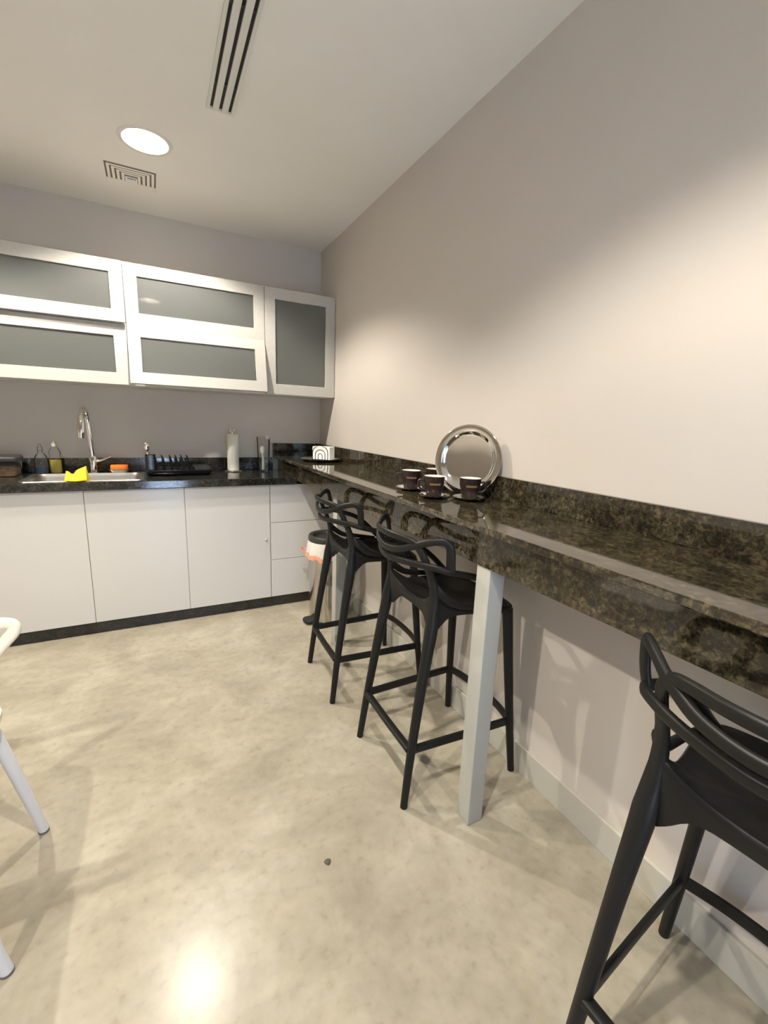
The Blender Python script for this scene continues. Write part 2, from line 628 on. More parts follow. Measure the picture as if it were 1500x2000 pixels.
base_cabinet(-2.551, -2.040, 'white base cabinet at the far left end under the dark worktop')
base_cabinet(-2.0385, -1.5285, 'white one-door base cabinet under the left half of the sink')
base_cabinet(-1.5285, -1.024, 'white one-door base cabinet under the right half of the sink, with bluish window glare')
base_cabinet(-1.024, -0.514, 'white one-door base cabinet with a small round lock, beside the drawers', lock=True)
c = thing('drawer_cabinet', 'white base cabinet with three drawers in the corner behind the steel bin', 'cabinet', (-0.257, -0.25, 0))
w = 0.255
y0 = DY + DT + 0.25
bm = box(-w, -w + 0.016, y0, 0.249, ZK, ZC)
box(w - 0.016, w, y0, 0.249, ZK, ZC, bm)
box(-w + 0.016, w - 0.016, y0, 0.249, ZK, ZK + 0.016, bm)
obj('carcass', bm, M['carcass'], c)
for a, b in ((ZK, 0.3375), (0.3405, 0.5955), (0.5985, ZC - 0.002)):
    obj('drawer', box(-w + 0.0012, w - 0.001, DY + 0.25, y0 - 0.001, a, b), M['lacquer'], c, bevel=0.0012)
# dark granite plinth under the cabinets
struct('baseboard_back', box(-2.551, -0.004, -0.478, -0.458, 0.0, ZK - 0.001), M['kick'])

# ================================================================== WORKTOP
SX0, SX1, SY0, SY1 = -1.802, -1.245, -0.455, -0.105     # sink cut-out
WX0, WX1, WY0 = -2.57, -0.3385, -0.523
wt = thing('worktop', 'long near-black granite kitchen worktop along the back wall', 'worktop', (-1.4, -0.25, 0.9))
bm = bmesh.new()
def rect_ring(z):
    o = [bm.verts.new((x + 1.4, y + 0.25, z - 0.9)) for x, y in ((WX0, WY0), (WX1, WY0), (WX1, -0.0), (WX0, -0.0))]
    i = [bm.verts.new((x + 1.4, y + 0.25, z - 0.9)) for x, y in ((SX0, SY0), (SX1, SY0), (SX1, SY1), (SX0, SY1))]
    return o, i
o0, i0 = rect_ring(0.855)
o1, i1 = rect_ring(0.9)
for k in range(4):
    n = (k + 1) % 4
    bm.faces.new((o1[k], o1[n], i1[n], i1[k]))
    bm.faces.new((o0[k], i0[k], i0[n], o0[n]))
    bm.faces.new((o0[k], o0[n], o1[n], o1[k]))
    bm.faces.new((i0[k], i1[k], i1[n], i0[n]))
obj('slab', bm, M['granite_dark'], wt, bevel=0.003)
obj('backsplash', box(WX0 + 1.4, -0.378 + 1.4, 0.23, 0.25, 0.0, 0.0888), M['granite_dark'], wt, bevel=0.002)

# ================================================================== BAR COUNTER
BX, BZ, BT = -0.376, 1.008, 0.020
bar = thing('bar_counter', 'long olive-brown granite breakfast bar along the right wall', 'counter', (-0.19, -2.0, 1.0))
BO = Vector((0.19, 2.0, -1.0))
def bbox(x0, x1, y0, y1, z0, z1):
    return box(x0 + BO.x, x1 + BO.x, y0 + BO.y, y1 + BO.y, z0 + BO.z, z1 + BO.z)
YB = -4.3
obj('slab', bbox(BX, -0.001, YB, -0.001, BZ - BT, BZ), M['granite'], bar, bevel=0.003)
obj('fascia', bbox(-0.337, -0.317, YB, -0.003, 0.878, BZ - BT), M['granite'], bar, bevel=0.0015)
obj('backsplash', bbox(-0.020, -0.001, YB, -0.001, BZ, 1.096), M['granite'], bar, bevel=0.0015)
obj('end_backsplash', bbox(BX, -0.021, -0.020, -0.001, BZ, 1.096), M['granite_dark'], bar, bevel=0.0015)
for px, py in ((-0.333, -2.440), (-0.312, -1.185)):
    lg = obj('support_post', bbox(px, px + 0.059, py, py + 0.059, 0.0, BZ - BT - 0.001), M['post'], bar, bevel=0.003)

# ================================================================== UPPER CABINETS
UY = -0.312
UZ0, UZ1, UZM = 1.436, 2.103, 1.772
FT = 0.020


def glazed_door(parent, x0, x1, z0, z1, stile, origin, open_deg=0.0):
    """framed glass front hinged along its top edge; coordinates are world, parent sits at origin"""
    piv = Vector(((x0 + x1) / 2, UY + FT, z1))
    R = Matrix.Translation(piv - Vector(origin)) @ Matrix.Rotation(math.radians(-open_deg), 4, 'X') @ Matrix.Translation(-piv)
    bm = frame_box(x0 + 0.0015, x1 - 0.0015, z0 + 0.0015, z1 - 0.0015, UY, UY + FT - 0.001, stile, mtx=R)
    d = obj('door', bm, M['frame_white'], parent, bevel=0.0015)
    bm = box(x0 + stile - 0.004, x1 - stile + 0.004, UY + 0.009, UY + 0.013, z0 + stile - 0.004, z1 - stile + 0.004, mtx=R)
    obj('glass_pane', bm, M['frosted'], d)
    return d


def wall_cabinet(x0, x1, label, doors, stile, group=None):
    og = ((x0 + x1) / 2, -0.15, UZ0)
    c = thing('wall_cabinet', label, 'cabinet', og, group=group)
    O = Matrix.Translation(-Vector(og))
    yb, yf = -0.002, UY + FT
    bm = box(x0, x0 + 0.016, yf, yb, UZ0, UZ1, mtx=O)
    box(x1 - 0.016, x1, yf, yb, UZ0, UZ1, bm, O)
    for a, b in ((UZ0, UZ0 + 0.016), (UZ1 - 0.016, UZ1), (UZM - 0.008, UZM + 0.008)):
        box(x0 + 0.016, x1 - 0.016, yf, yb, a, b, bm, O)
    box(x0 + 0.016, x1 - 0.016, yb - 0.008, yb, UZ0 + 0.016, UZ1 - 0.016, bm, O)
    obj('carcass', bm, M['carcass'], c)
    for z0, z1, deg in doors:
        glazed_door(c, x0, x1, z0, z1, stile, og, deg)
    return c


G_UP = 'glazed white wall cabinets'
wall_cabinet(-2.832, -2.051, 'unseen glazed wall cabinet added beyond the left picture edge to block lamp light', [(UZM, UZ1, 0.0), (UZ0, UZM, 0.0)], 0.066, G_UP)  # unseen unit, added to keep the left downlight off the back wall
wall_cabinet(-2.05, -1.268, 'glazed wall cabinet at the left picture edge, upper flap slightly ajar', [(UZM, UZ1, 5.0), (UZ0, UZM, 0.0)], 0.066, G_UP)
wall_cabinet(-1.268, -0.487, 'middle glazed wall cabinet with its lower flap tilted open', [(UZM, UZ1, 0.0), (UZ0, UZM, 10.5)], 0.066, G_UP)
wall_cabinet(-0.487, -0.002, 'glazed corner wall cabinet with one tall square door', [(UZ0, UZ1, 0.0)], 0.068, G_UP)
# dishes seen blurred through the panes
t = obj('bowl_stack', lathe([(0.0, 0), (0.035, 0), (0.062, 0.04), (0.066, 0.07), (0.060, 0.07), (0.03, 0.02), (0.0, 0.015)], 24, center=(0, 0, 0)), M['cup_inside'], smooth=True)
t.location = (-0.17, -0.16, UZ0 + 0.0165)
tag(t, 'white bowl behind the frosted glass of the corner wall cabinet', 'bowl')
for k, (x, c, lab) in enumerate(((-1.47, 'cookie', 'brown box standing in the lower left wall cabinet'), (-1.385, 'napkin', 'white carton standing in the lower left wall cabinet'))):
    o = obj('food_box', box(-0.03, 0.03, -0.03, 0.03, 0, 0.07 + 0.03 * k), M[c], bevel=0.004)
    o.location = (x, -0.2, UZ0 + 0.0165)
    tag(o, lab, 'box')

# ================================================================== CEILING FIXTURES
def downlight(x, y, label):
    t = thing('ceiling_downlight', label, 'lamp', (x, y, H), group='recessed ceiling downlights')
    dep = 0.032
    bm = lathe([(LAMP_R - 0.002, 0.0), (LAMP_R - 0.004, dep), (0.0, dep)], 40)
    obj('reflector', bm, M['can'], t, smooth=True)
    obj('trim_ring', lathe([(LAMP_R - 0.004, 0.002), (LAMP_R - 0.004, -0.004), (LAMP_R + 0.012, -0.004), (LAMP_R + 0.014, 0.0)], 40), M['vent_white'], t, smooth=True)
    obj('lamp_disc', lathe([(0.0, dep - 0.006), (LAMP_R - 0.006, dep - 0.006), (LAMP_R - 0.006, dep - 0.002), (0.0, dep - 0.002)], 40), M['lamp'], t)
    ld = bpy.data.lights.get('downlight_bulb')
    if ld is None:
        ld = bpy.data.lights.new('downlight_bulb', 'SPOT')
        ld.energy = SPOT_POWER
        ld.color = LAMP_COLOR
        ld.spot_size = math.radians(SPOT_ANGLE)
        ld.spot_blend = SPOT_BLEND
        ld.shadow_soft_size = 0.022
    lo = bpy.data.objects.new('bulb', ld)
    COL.objects.link(lo)
    lo.parent = t
    lo.location = (0, 0, -0.002)
    return t


dl = downlight(*LAMPS[0], 'lit round ceiling downlight in front of the exhaust grille')
dup(dl, (LAMPS[1][0], LAMPS[1][1], H), 0, 'lit round ceiling downlight near the camera, out of frame')
dup(dl, (LAMPS[2][0], LAMPS[2][1], H), 0, 'lit round ceiling downlight over the far left of the room')
dup(dl, (LAMPS[3][0], LAMPS[3][1], H), 0, 'lit round ceiling downlight at the near left, out of frame')

# linear slot diffuser
VX, VY0, VY1 = -0.8525, -2.45, -1.222
v = thing('slot_diffuser', 'long white ceiling slot diffuser with three dark slots', 'vent', (VX, (VY0 + VY1) / 2, H))
hl = (VY1 - VY0) / 2
edges = [-0.052, -0.0405, -0.0285, -0.0062, 0.0062, 0.0285, 0.0405, 0.052]
edges = [(-0.052, -0.0400), (-0.0285, -0.0060), (0.0060, 0.0285), (0.0400, 0.052)]
obj('backing', box(-0.05, 0.05, -hl + 0.004, hl - 0.004, -0.0025, -0.0008), M['vent_dark'], v)
for a, b in edges[1:3]:
    obj('slat', box(a, b, -hl + 0.012, hl - 0.012, -0.010, -0.001), M['vent_white'], v, bevel=0.0015)
bm = box(edges[0][0], edges[0][1], -hl, hl, -0.010, -0.0005)
box(edges[3][0], edges[3][1], -hl, hl, -0.010, -0.0005, bm)
box(edges[0][1], edges[3][0], -hl, -hl + 0.012, -0.010, -0.0005, bm)
box(edges[0][1], edges[3][0], hl - 0.012, hl, -0.010, -0.0005, bm)
obj('frame', bm, M['vent_white'], v)
for yy in (hl - 0.16, hl - 0.52, hl - 0.88):
    for x in (-0.034, 0.0, 0.034):
        obj('spacer_clip', box(x - 0.0056, x + 0.0056, yy - 0.004, yy + 0.004, -0.006, -0.0027), M['dark_grey'], v)

# square exhaust grille with nested grooves and a small sticker
GXc, GYc = -1.190, -0.435
g = thing('exhaust_grille', 'square white exhaust grille with nested grooves, near the back wall', 'vent', (GXc, GYc, H))
obj('face_plate', frame_box(-0.165, 0.165, -0.165, 0.165, -0.008, -0.0005, 0.052, mtx=Matrix.Rotation(-PI / 2, 4, 'X') @ Matrix.Identity(4)), M['ceiling'], g, bevel=0.002)
obj('plenum', box(-0.114, 0.114, -0.114, 0.114, -0.0022, -0.0006), M['vent_brown'], g)
for k in range(5):
    o_ = 0.106 - k * 0.021
    wv = 0.0125
    if k == 4:
        continue
    bm = box(-o_, -o_ + wv, -o_, 0.112, -0.0048, -0.0023)
    box(o_ - wv, o_, -o_, 0.112, -0.0048, -0.0023, bm)
    box(-o_ + wv, o_ - wv, -o_, -o_ + wv, -0.0048, -0.0023, bm)
    obj('louver', bm, M['ceiling'], g, bevel=0.001)
bm = box(-0.113, 0.113, 0.045, 0.113, -0.0062, -0.0023)
box(-0.028, 0.028, -0.012, 0.045, -0.0062, -0.0023, bm)
obj('center_plate', bm, M['ceiling'], g)
st = obj('sticker', box(-0.022, 0.026, -0.010, 0.012, -0.0072, -0.0062), M['sticker'], g)
bm = bmesh.new()
xx = -0.017
for wd, ht in ((0.005, 0.011), (0.004, 0.009), (0.006, 0.011), (0.004, 0.010), (0.006, 0.007), (0.005, 0.011)):
    box(xx, xx + wd, -0.006, -0.006 + ht, -0.0078, -0.0072, bm)
    xx += wd + 0.0015
obj('sticker_print', bm, M['blue_ink'], st)

# ================================================================== SINK AND TAP
s = thing('sink', 'stainless steel inset sink in the dark worktop', 'sink', ((SX0 + SX1) / 2, (SY0 + SY1) / 2, 0.9))
W_, D_ = SX1 - SX0, SY1 - SY0
def rr(w, d, r, z):
    return [(x, y, z) for x, y in rounded_rect(w, d, r)]
bm = loft([rr(W_ + 0.03, D_ + 0.03, 0.03, 0.0005), rr(W_ + 0.026, D_ + 0.026, 0.03, 0.003), rr(W_ - 0.012, D_ - 0.012, 0.05, 0.002),
           rr(W_ - 0.03, D_ - 0.03, 0.05, -0.02), rr(W_ - 0.045, D_ - 0.045, 0.05, -0.15), rr(W_ - 0.09, D_ - 0.09, 0.04, -0.17)], cap0=False, cap1=True)
sk = obj('basin', bm, M['sink'], s, smooth=True)
obj('drain', lathe([(0.0, -0.166), (0.03, -0.166), (0.042, -0.168), (0.042, -0.1699)], 24), M['chrome'], s, smooth=True)

f = thing('tap', 'chrome gooseneck mixer tap behind the sink', 'tap', (-1.515, -0.058, 0.9006))
bm = lathe([(0.0, 0.0), (0.030, 0.0), (0.030, 0.006), (0.024, 0.010), (0.0225, 0.10), (0.019, 0.108), (0.0, 0.108)], 28)
obj('body', bm, M['chrome'], f, smooth=True)
neck = catmull([(0, 0, 0.10), (-0.006, 0, 0.24), (-0.010, 0, 0.325), (-0.013, -0.014, 0.372), (-0.019, -0.048, 0.393), (-0.025, -0.082, 0.380), (-0.028, -0.098, 0.350)], 8)
obj('neck', sweep(neck, (0.0145, 0.0145), segs=16), M['chrome'], f, smooth=True)
head = [(-0.028, -0.098, 0.352), (-0.031, -0.106, 0.31), (-0.034, -0.112, 0.26), (-0.036, -0.115, 0.220)]
obj('spray_head', sweep(catmull(head, 4), [(0.018, 0.018), (0.021, 0.021), (0.0225, 0.0225), (0.020, 0.020)], segs=16), M['chrome'], f, smooth=True)
obj('lever', sweep(catmull([(0.016, 0, 0.075), (0.045, -0.004, 0.078), (0.075, -0.008, 0.092), (0.098, -0.010, 0.104)], 6), [(0.013, 0.013), (0.009, 0.011), (0.006, 0.010), (0.007, 0.010)], segs=14), M['chrome'], f, smooth=True)

# ================================================================== THINGS ON THE KITCHEN WORKTOP
ZT = 0.9005
# food box
t = thing('food_container', 'clear food container with dark lid and brown biscuits, left of the sink', 'container', (-1.968, -0.135, ZT))
bm = loft([rr(0.19, 0.15, 0.02, 0), rr(0.205, 0.165, 0.022, 0.09)], cap1=False)
obj('tub', bm, M['clear'], t, smooth=True)
obj('biscuits', loft([rr(0.18, 0.14, 0.02, 0.004), rr(0.19, 0.15, 0.02, 0.045), rr(0.15, 0.11, 0.02, 0.055)]), M['cookie'], t, smooth=True)
obj('lid', loft([rr(0.212, 0.172, 0.024, 0.086), rr(0.216, 0.176, 0.024, 0.092), rr(0.216, 0.176, 0.024, 0.106), rr(0.205, 0.165, 0.024, 0.113)]), M['dark_grey'], t, smooth=True)

t = thing('spray_bottle', 'small clear bottle of blue liquid behind the sink, left of the yellow one', 'bottle', (-1.777, -0.068, ZT))
obj('bottle_body', lathe([(0.0, 0.0), (0.033, 0.0), (0.036, 0.006), (0.036, 0.085), (0.026, 0.11), (0.012, 0.125), (0.011, 0.14)], 24), M['clear'], t, smooth=True)
obj('liquid', lathe([(0.0, 0.003), (0.031, 0.003), (0.0335, 0.008), (0.0335, 0.042), (0.0, 0.042)], 24), M['blue_liquid'], t, smooth=True)
obj('cap', lathe([(0.0125, 0.132), (0.0125, 0.160), (0.008, 0.164), (0.006, 0.182), (0.0, 0.183)], 20), M['clear'], t, smooth=True)
t = thing('soap_bottle', 'clear dish soap bottle with yellow liquid beside the blue bottle', 'bottle', (-1.708, -0.060, ZT))
def ov(w, d, z, n=20):
    return [(w * math.cos(2 * PI * k / n), d * math.sin(2 * PI * k / n), z) for k in range(n)]
obj('bottle_body', loft([ov(0.029, 0.018, 0), ov(0.032, 0.02, 0.008), ov(0.032, 0.02, 0.09), ov(0.026, 0.018, 0.105), ov(0.031, 0.019, 0.125), ov(0.022, 0.016, 0.148), ov(0.011, 0.011, 0.16), ov(0.011, 0.011, 0.17)], cap1=False), M['clear'], t, smooth=True)
obj('liquid', loft([ov(0.027, 0.016, 0.003), ov(0.030, 0.018, 0.01), ov(0.030, 0.018, 0.082)]), M['yellow_liquid'], t, smooth=True)
obj('cap', lathe([(0.0125, 0.163), (0.0125, 0.182), (0.007, 0.185), (0.006, 0.196), (0.0, 0.197)], 20), M['white_plastic'], t, smooth=True)

# sponge on its dish
t = thing('soap_dish', 'low grey dish under the orange sponge', 'dish', (-1.375, -0.062, ZT))
obj('dish_body', loft([rr(0.10, 0.06, 0.018, 0), rr(0.125, 0.075, 0.022, 0.022), rr(0.115, 0.065, 0.02, 0.022), rr(0.10, 0.055, 0.018, 0.008)]), M['sink'], t, smooth=True)
o = obj('sponge', loft([rr(0.094, 0.05, 0.010, 0), rr(0.100, 0.056, 0.014, 0.004), rr(0.100, 0.056, 0.014, 0.034), rr(0.094, 0.05, 0.010, 0.038)]), M['orange'], smooth=True)
o.location = (-1.375, -0.062, ZT + 0.010)
tag(o, 'orange sponge lying in a dish behind the sink', 'sponge')

# yellow cloth draped over the sink's front rim
bm = bmesh.new()
nu, nv = 14, 18
g_ = []
for i in range(nu + 1):
    u = i / nu
    row = []
    for j in range(nv + 1):
        q = j / nv
        x = -0.052 + 0.104 * u + 0.006 * math.sin(5 * q + 3 * u)
        s_ = q * 0.17
        # hump standing on the rim, then falling into the basin
        y = -0.030 + s_ * 0.75
        top = 0.050 + 0.026 * u ** 2 - 0.022 * math.exp(-((u - 0.35) / 0.16) ** 2)
        z = top * math.sin(min(1.0, q * 2.1) * PI / 2) * (1.0 if q < 0.48 else 1.0)
        if q > 0.48:
            y = -0.030 + 0.48 * 0.1275 + (q - 0.48) * 0.05
            z = top - (q - 0.48) * 0.26
        y += 0.010 * math.sin(7 * u + 1.0)
        if q < 0.48:
            z = max(z, 0.0015)
        row.append(bm.verts.new((x, y, z)))
    g_.append(row)
for i in range(nu):
    for j in range(nv):
        bm.faces.new((g_[i][j], g_[i + 1][j], g_[i + 1][j + 1], g_[i][j + 1]))
o = obj('dish_cloth', bm, M['yellow'], smooth=True)
sm = o.modifiers.new('thick', 'SOLIDIFY')
sm.thickness = 0.003
o.location = (-1.558, -0.468, 0.9045)
tag(o, 'yellow dish cloth draped over the front edge of the sink', 'cloth')

# dish rack
t = thing('dish_rack', 'black plastic dish rack with upright prongs, right of the sink', 'dish rack', (-1.03, -0.20, ZT), 0.02)
Wt, Dt = 0.385, 0.25
bm = loft([rr(Wt - 0.05, Dt - 0.05, 0.03, 0.0), rr(Wt - 0.03, Dt - 0.03, 0.03, 0.004), rr(Wt, Dt, 0.035, 0.030), rr(Wt, Dt, 0.035, 0.036), rr(Wt - 0.016, Dt - 0.016, 0.03, 0.036), rr(Wt - 0.04, Dt - 0.04, 0.03, 0.012)])
obj('tray', bm, M['black_gloss'], t, smooth=True)
for k, x in enumerate((-0.135, -0.090, -0.045, -0.012, 0.021, 0.055)):
    bm = sweep(catmull([(x, -0.02, 0.012), (x - 0.001, -0.02, 0.07), (x - 0.006, -0.02, 0.105), (x - 0.013, -0.02, 0.124)], 4), [(0.020, 0.007), (0.018, 0.0065), (0.012, 0.006), (0.004, 0.003)], segs=10, ref=(0, 1, 0))
    obj('prong', bm, M['black'], t, smooth=True)
bm = box(0.085, 0.175, -0.09, -0.083, 0.030, 0.048)
box(0.085, 0.175, 0.083, 0.09, 0.030, 0.048, bm)
for k in range(7):
    box(0.088 + k * 0.0135, 0.0945 + k * 0.0135, -0.09, 0.09, 0.044, 0.052, bm)
obj('drain_grid', bm, M['dark_grey'], t, bevel=0.0015)
bm = loft([[(x - 0.165, y - 0.055, z) for x, y, z in rr(0.058, 0.062, 0.012, zz)] for zz in (0.012, 0.06, 0.128)], cap1=False)
loft([[(x - 0.165, y - 0.055, z) for x, y, z in rr(0.050, 0.054, 0.010, zz)] for zz in (0.128, 0.016)], bm, cap0=False, cap1=True)
ob = obj('cutlery_cup', bm, M['black_gloss'], t, smooth=True)
o = thing('serving_spoon', 'steel serving spoon standing bowl-up in the cutlery cup of the dish rack', 'spoon', (-1.195, -0.262, ZT + 0.018))
bm = bmesh.new()
bmesh.ops.create_uvsphere(bm, u_segments=18, v_segments=12, radius=1)
for v_ in bm.verts:
    v_.co = Vector((v_.co.x * 0.0165, v_.co.y * 0.008, v_.co.z * 0.029)) + Vector((-0.017, 0, 0.158))
obj('spoon_bowl', bm, M['chrome'], o, smooth=True)
obj('spoon_handle', sweep(catmull([(-0.003, 0, 0.0), (-0.006, 0.0, 0.06), (-0.012, 0, 0.10), (-0.016, 0, 0.135)], 5), [(0.004, 0.0025), (0.0035, 0.0025), (0.004, 0.003)], segs=8), M['chrome'], o, smooth=True)

# paper towel stand and roll
t = thing('paper_towel_stand', 'chrome upright stand under the paper towel roll', 'stand', (-0.678, -0.105, ZT))
obj('base', lathe([(0.0, 0.0), (0.066, 0.0), (0.068, 0.004), (0.064, 0.008), (0.0, 0.010)], 32), M['chrome'], t, smooth=True)
obj('rod', lathe([(0.0, 0.008), (0.005, 0.008), (0.005, 0.272), (0.0, 0.272)], 12), M['chrome'], t, smooth=True)
loop = [(0.014 * math.sin(a), 0, 0.286 - 0.014 * math.cos(a)) for a in [2 * PI * k / 20 for k in range(20)]]
obj('finial_loop', sweep(loop, (0.0025, 0.0025), segs=8, closed=True), M['chrome'], t, smooth=True)
o = obj('paper_towel_roll', lathe([(0.018, 0.0), (0.0385, 0.0), (0.0395, 0.002), (0.0395, 0.246), (0.0385, 0.248), (0.018, 0.248)], 36, close=True), M['paper'], smooth=True)
o.location = (-0.678, -0.105, ZT + 0.0105)
tag(o, 'off-white paper towel roll on its stand by the back wall', 'paper roll')

# clear pitcher with a white brush in it
t = thing('pitcher', 'tall clear pitcher in the corner beside the paper towels', 'pitcher', (-0.470, -0.130, ZT))
obj('glass_body', lathe([(0.0, 0.0), (0.036, 0.0), (0.039, 0.004), (0.046, 0.245), (0.0435, 0.245), (0.036, 0.010), (0.0, 0.008)], 28), M['clear'], t, smooth=True)
obj('handle', sweep(catmull([(0.043, -0.012, 0.20), (0.062, -0.017, 0.195), (0.068, -0.019, 0.14), (0.060, -0.016, 0.075), (0.040, -0.011, 0.065)], 6), (0.006, 0.008), segs=10), M['clear'], t, smooth=True)
obj('spout_clip', box(0.006, 0.034, -0.046, -0.034, 0.232, 0.256), M['white_plastic'], t, bevel=0.003)
o = thing('bottle_brush', 'white brush standing inside the clear pitcher', 'brush', (-0.474, -0.130, ZT + 0.0095))
obj('brush_handle', sweep(catmull([(0, 0, 0.0), (0.0, 0, 0.07), (-0.004, 0, 0.12)], 4), [(0.011, 0.008), (0.0085, 0.007), (0.007, 0.006)], segs=10), M['white_plastic'], o, smooth=True)
obj('brush_head', lathe([(0.0, 0.115), (0.012, 0.12), (0.017, 0.14), (0.016, 0.16), (0.008, 0.172), (0.0, 0.173)], 16, center=(-0.005, 0, 0)), M['napkin'], o, smooth=True)

# ================================================================== THINGS ON THE BAR
ZB = BZ + 0.0005
t = thing('serving_tray', 'round silver tray lying flat under the napkin holder', 'tray', (-0.168, -0.515, ZB))
obj('tray_dish', lathe([(0.0, 0.0), (0.118, 0.0), (0.134, 0.010), (0.138, 0.013), (0.138, 0.016), (0.132, 0.014), (0.116, 0.004), (0.0, 0.004)], 48), M['mirror'], t, smooth=True)
obj('tray_rim', lathe([(0.1385, 0.0115), (0.1405, 0.0125), (0.1405, 0.0165), (0.1385, 0.0172)], 48, close=True), M['black_gloss'], t, smooth=True)
HR = -0.85
t = thing('napkin_holder', 'black wire napkin holder with arched sides on the silver tray', 'napkin holder', (-0.150, -0.495, ZB + 0.0045), HR)
for yy in (-0.038, 0.038):
    for r_, h_ in ((0.058, 0.098), (0.037, 0.070), (0.016, 0.044)):
        pts = [(-r_, yy, 0.002), (-r_, yy, h_ - r_ * 0.8)]
        for k in range(1, 8):
            a = PI - PI * k / 8
            pts.append((r_ * math.cos(a), yy, h_ - r_ * 0.8 + r_ * 0.8 * math.sin(a)))
        pts += [(r_, yy, h_ - r_ * 0.8), (r_, yy, 0.002)]
        obj('wire_arch', sweep(pts, (0.0019, 0.0019), segs=8), M['black'], t, smooth=True)
bm = sweep([(-0.058, -0.038, 0.002), (0.058, -0.038, 0.002), (0.058, 0.038, 0.002), (-0.058, 0.038, 0.002)], (0.0019, 0.0019), segs=8, closed=True)
obj('wire_base', bm, M['black'], t, smooth=True)
nk0 = None
cr, sr = math.cos(HR), math.sin(HR)
for k in range(14):
    yy = -0.0325 + k * 0.0050
    bm = box(-0.066, 0.066, -0.0021, 0.0021, 0.0, 0.086 + 0.003 * math.sin(k * 2.1))
    ctr = Vector((-0.150 - yy * sr + 0.006 * cr, -0.495 + yy * cr + 0.006 * sr, ZB + 0.0092))
    if nk0 is None:
        nk0 = obj('napkin', bm, M['napkin'], bevel=0.0015)
        o = nk0
    else:
        bm.free()
        o = nk0.copy()
        COL.objects.link(o)
    o.location = ctr
    o.rotation_euler = (0, random.uniform(-0.02, 0.02), HR)
    tag(o, 'folded white paper napkin standing in the black wire holder', 'napkin', 'napkins in the wire holder')


def espresso_cup():
    c = thing('espresso_cup', 'x', 'cup', group='dark brown espresso cups')
    obj('cup_body', lathe([(0.0, 0.0), (0.027, 0.0), (0.029, 0.003), (0.033, 0.03), (0.0385, 0.05), (0.0405, 0.0755), (0.0388, 0.0765)], 36), M['brown'], c, smooth=True)
    obj('cup_lining', lathe([(0.0392, 0.0763), (0.0375, 0.0755), (0.035, 0.045), (0.024, 0.008), (0.0, 0.006)], 36), M['cup_inside'], c, smooth=True)
    pts = catmull([(0.037, 0, 0.060), (0.055, 0, 0.060), (0.060, 0, 0.045), (0.052, 0, 0.029), (0.033, 0, 0.024)], 6)
    obj('handle', sweep(pts, (0.004, 0.006), segs=10, ref=lambda p: Vector((p.x - 0.04, 0, p.z - 0.042))), M['brown'], c, smooth=True)
    # printed tan band on both faces of the cup, between the handle and the far side
    for mid in (88, -92):
        bm = bmesh.new()
        n = 10
        prev = None
        for k in range(n + 1):
            a = math.radians(mid - 30 + 62 * k / n)
            r0, r1 = 0.0375, 0.0395
            p = [bm.verts.new((r0 * math.cos(a), r0 * math.sin(a), 0.0445)), bm.verts.new((r1 * math.cos(a), r1 * math.sin(a), 0.0525))]
            if prev:
                bm.faces.new((prev[0], p[0], p[1], prev[1]))
            prev = p
        obj('printed_band', bm, M['gold'], c, smooth=True)
    return c


def saucer():
    t = obj('saucer', lathe([(0.0, 0.0), (0.034, 0.0), (0.040, 0.003), (0.058, 0.009), (0.061, 0.012), (0.058, 0.0125), (0.038, 0.006), (0.032, 0.0045), (0.0, 0.0045)], 40), M['mirror'], smooth=True)
    t['category'] = 'saucer'
    return t


cup0, sau0 = espresso_cup(), saucer()
left_ang = math.atan2(0.458, -0.888)
spots = [((-0.226, -1.800), left_ang, 'brown espresso cup farthest from the camera along the bar edge', 'silver saucer under the farthest cup along the bar edge'),
         ((-0.238, -1.990), left_ang, 'brown espresso cup at the bar edge, front one of the cluster', 'silver saucer under the front cup at the bar edge'),
         ((-0.134, -2.072), left_ang + PI, 'brown espresso cup directly in front of the round mirror-like tray', 'silver saucer under the cup in front of the leaning tray'),
         ((-0.086, -1.768), left_ang, 'brown espresso cup half hidden behind the front cup, by the wall', 'silver saucer of the half hidden cup by the wall')]
for k, ((x, y), rz, lab, slab) in enumerate(spots):
    if k == 0:
        cup0.location = (x, y, ZB + 0.005)
        cup0.rotation_euler = (0, 0, rz)
        cup0['label'] = lab
        s_o = sau0
    else:
        dup(cup0, (x, y, ZB + 0.005), rz, lab)
        s_o = sau0.copy()
        COL.objects.link(s_o)
    s_o.location = (x, y, ZB)
    tag(s_o, slab, 'saucer', 'silver saucers under the espresso cups')

# round silver tray leaning on the wall, turned towards the room
t = obj('round_platter', lathe([(0.0, 0.0), (0.098, 0.0), (0.104, 0.002), (0.112, 0.012), (0.118, 0.015), (0.138, 0.017), (0.141, 0.016), (0.141, 0.013), (0.118, 0.011), (0.110, 0.004), (0.104, -0.002), (0.0, -0.003)], 64), M['mirror'], smooth=True)
PC = Vector((-0.080, -1.984, 1.1465))
nrm = Vector((-0.875, -0.47, 0.13)).normalized()
t.rotation_euler = nrm.to_track_quat('Z', 'Y').to_euler()
t.scale = (0.972, 0.972, 0.972)
t.location = PC
tag(t, 'round polished silver platter leaning upright against the right wall', 'tray')

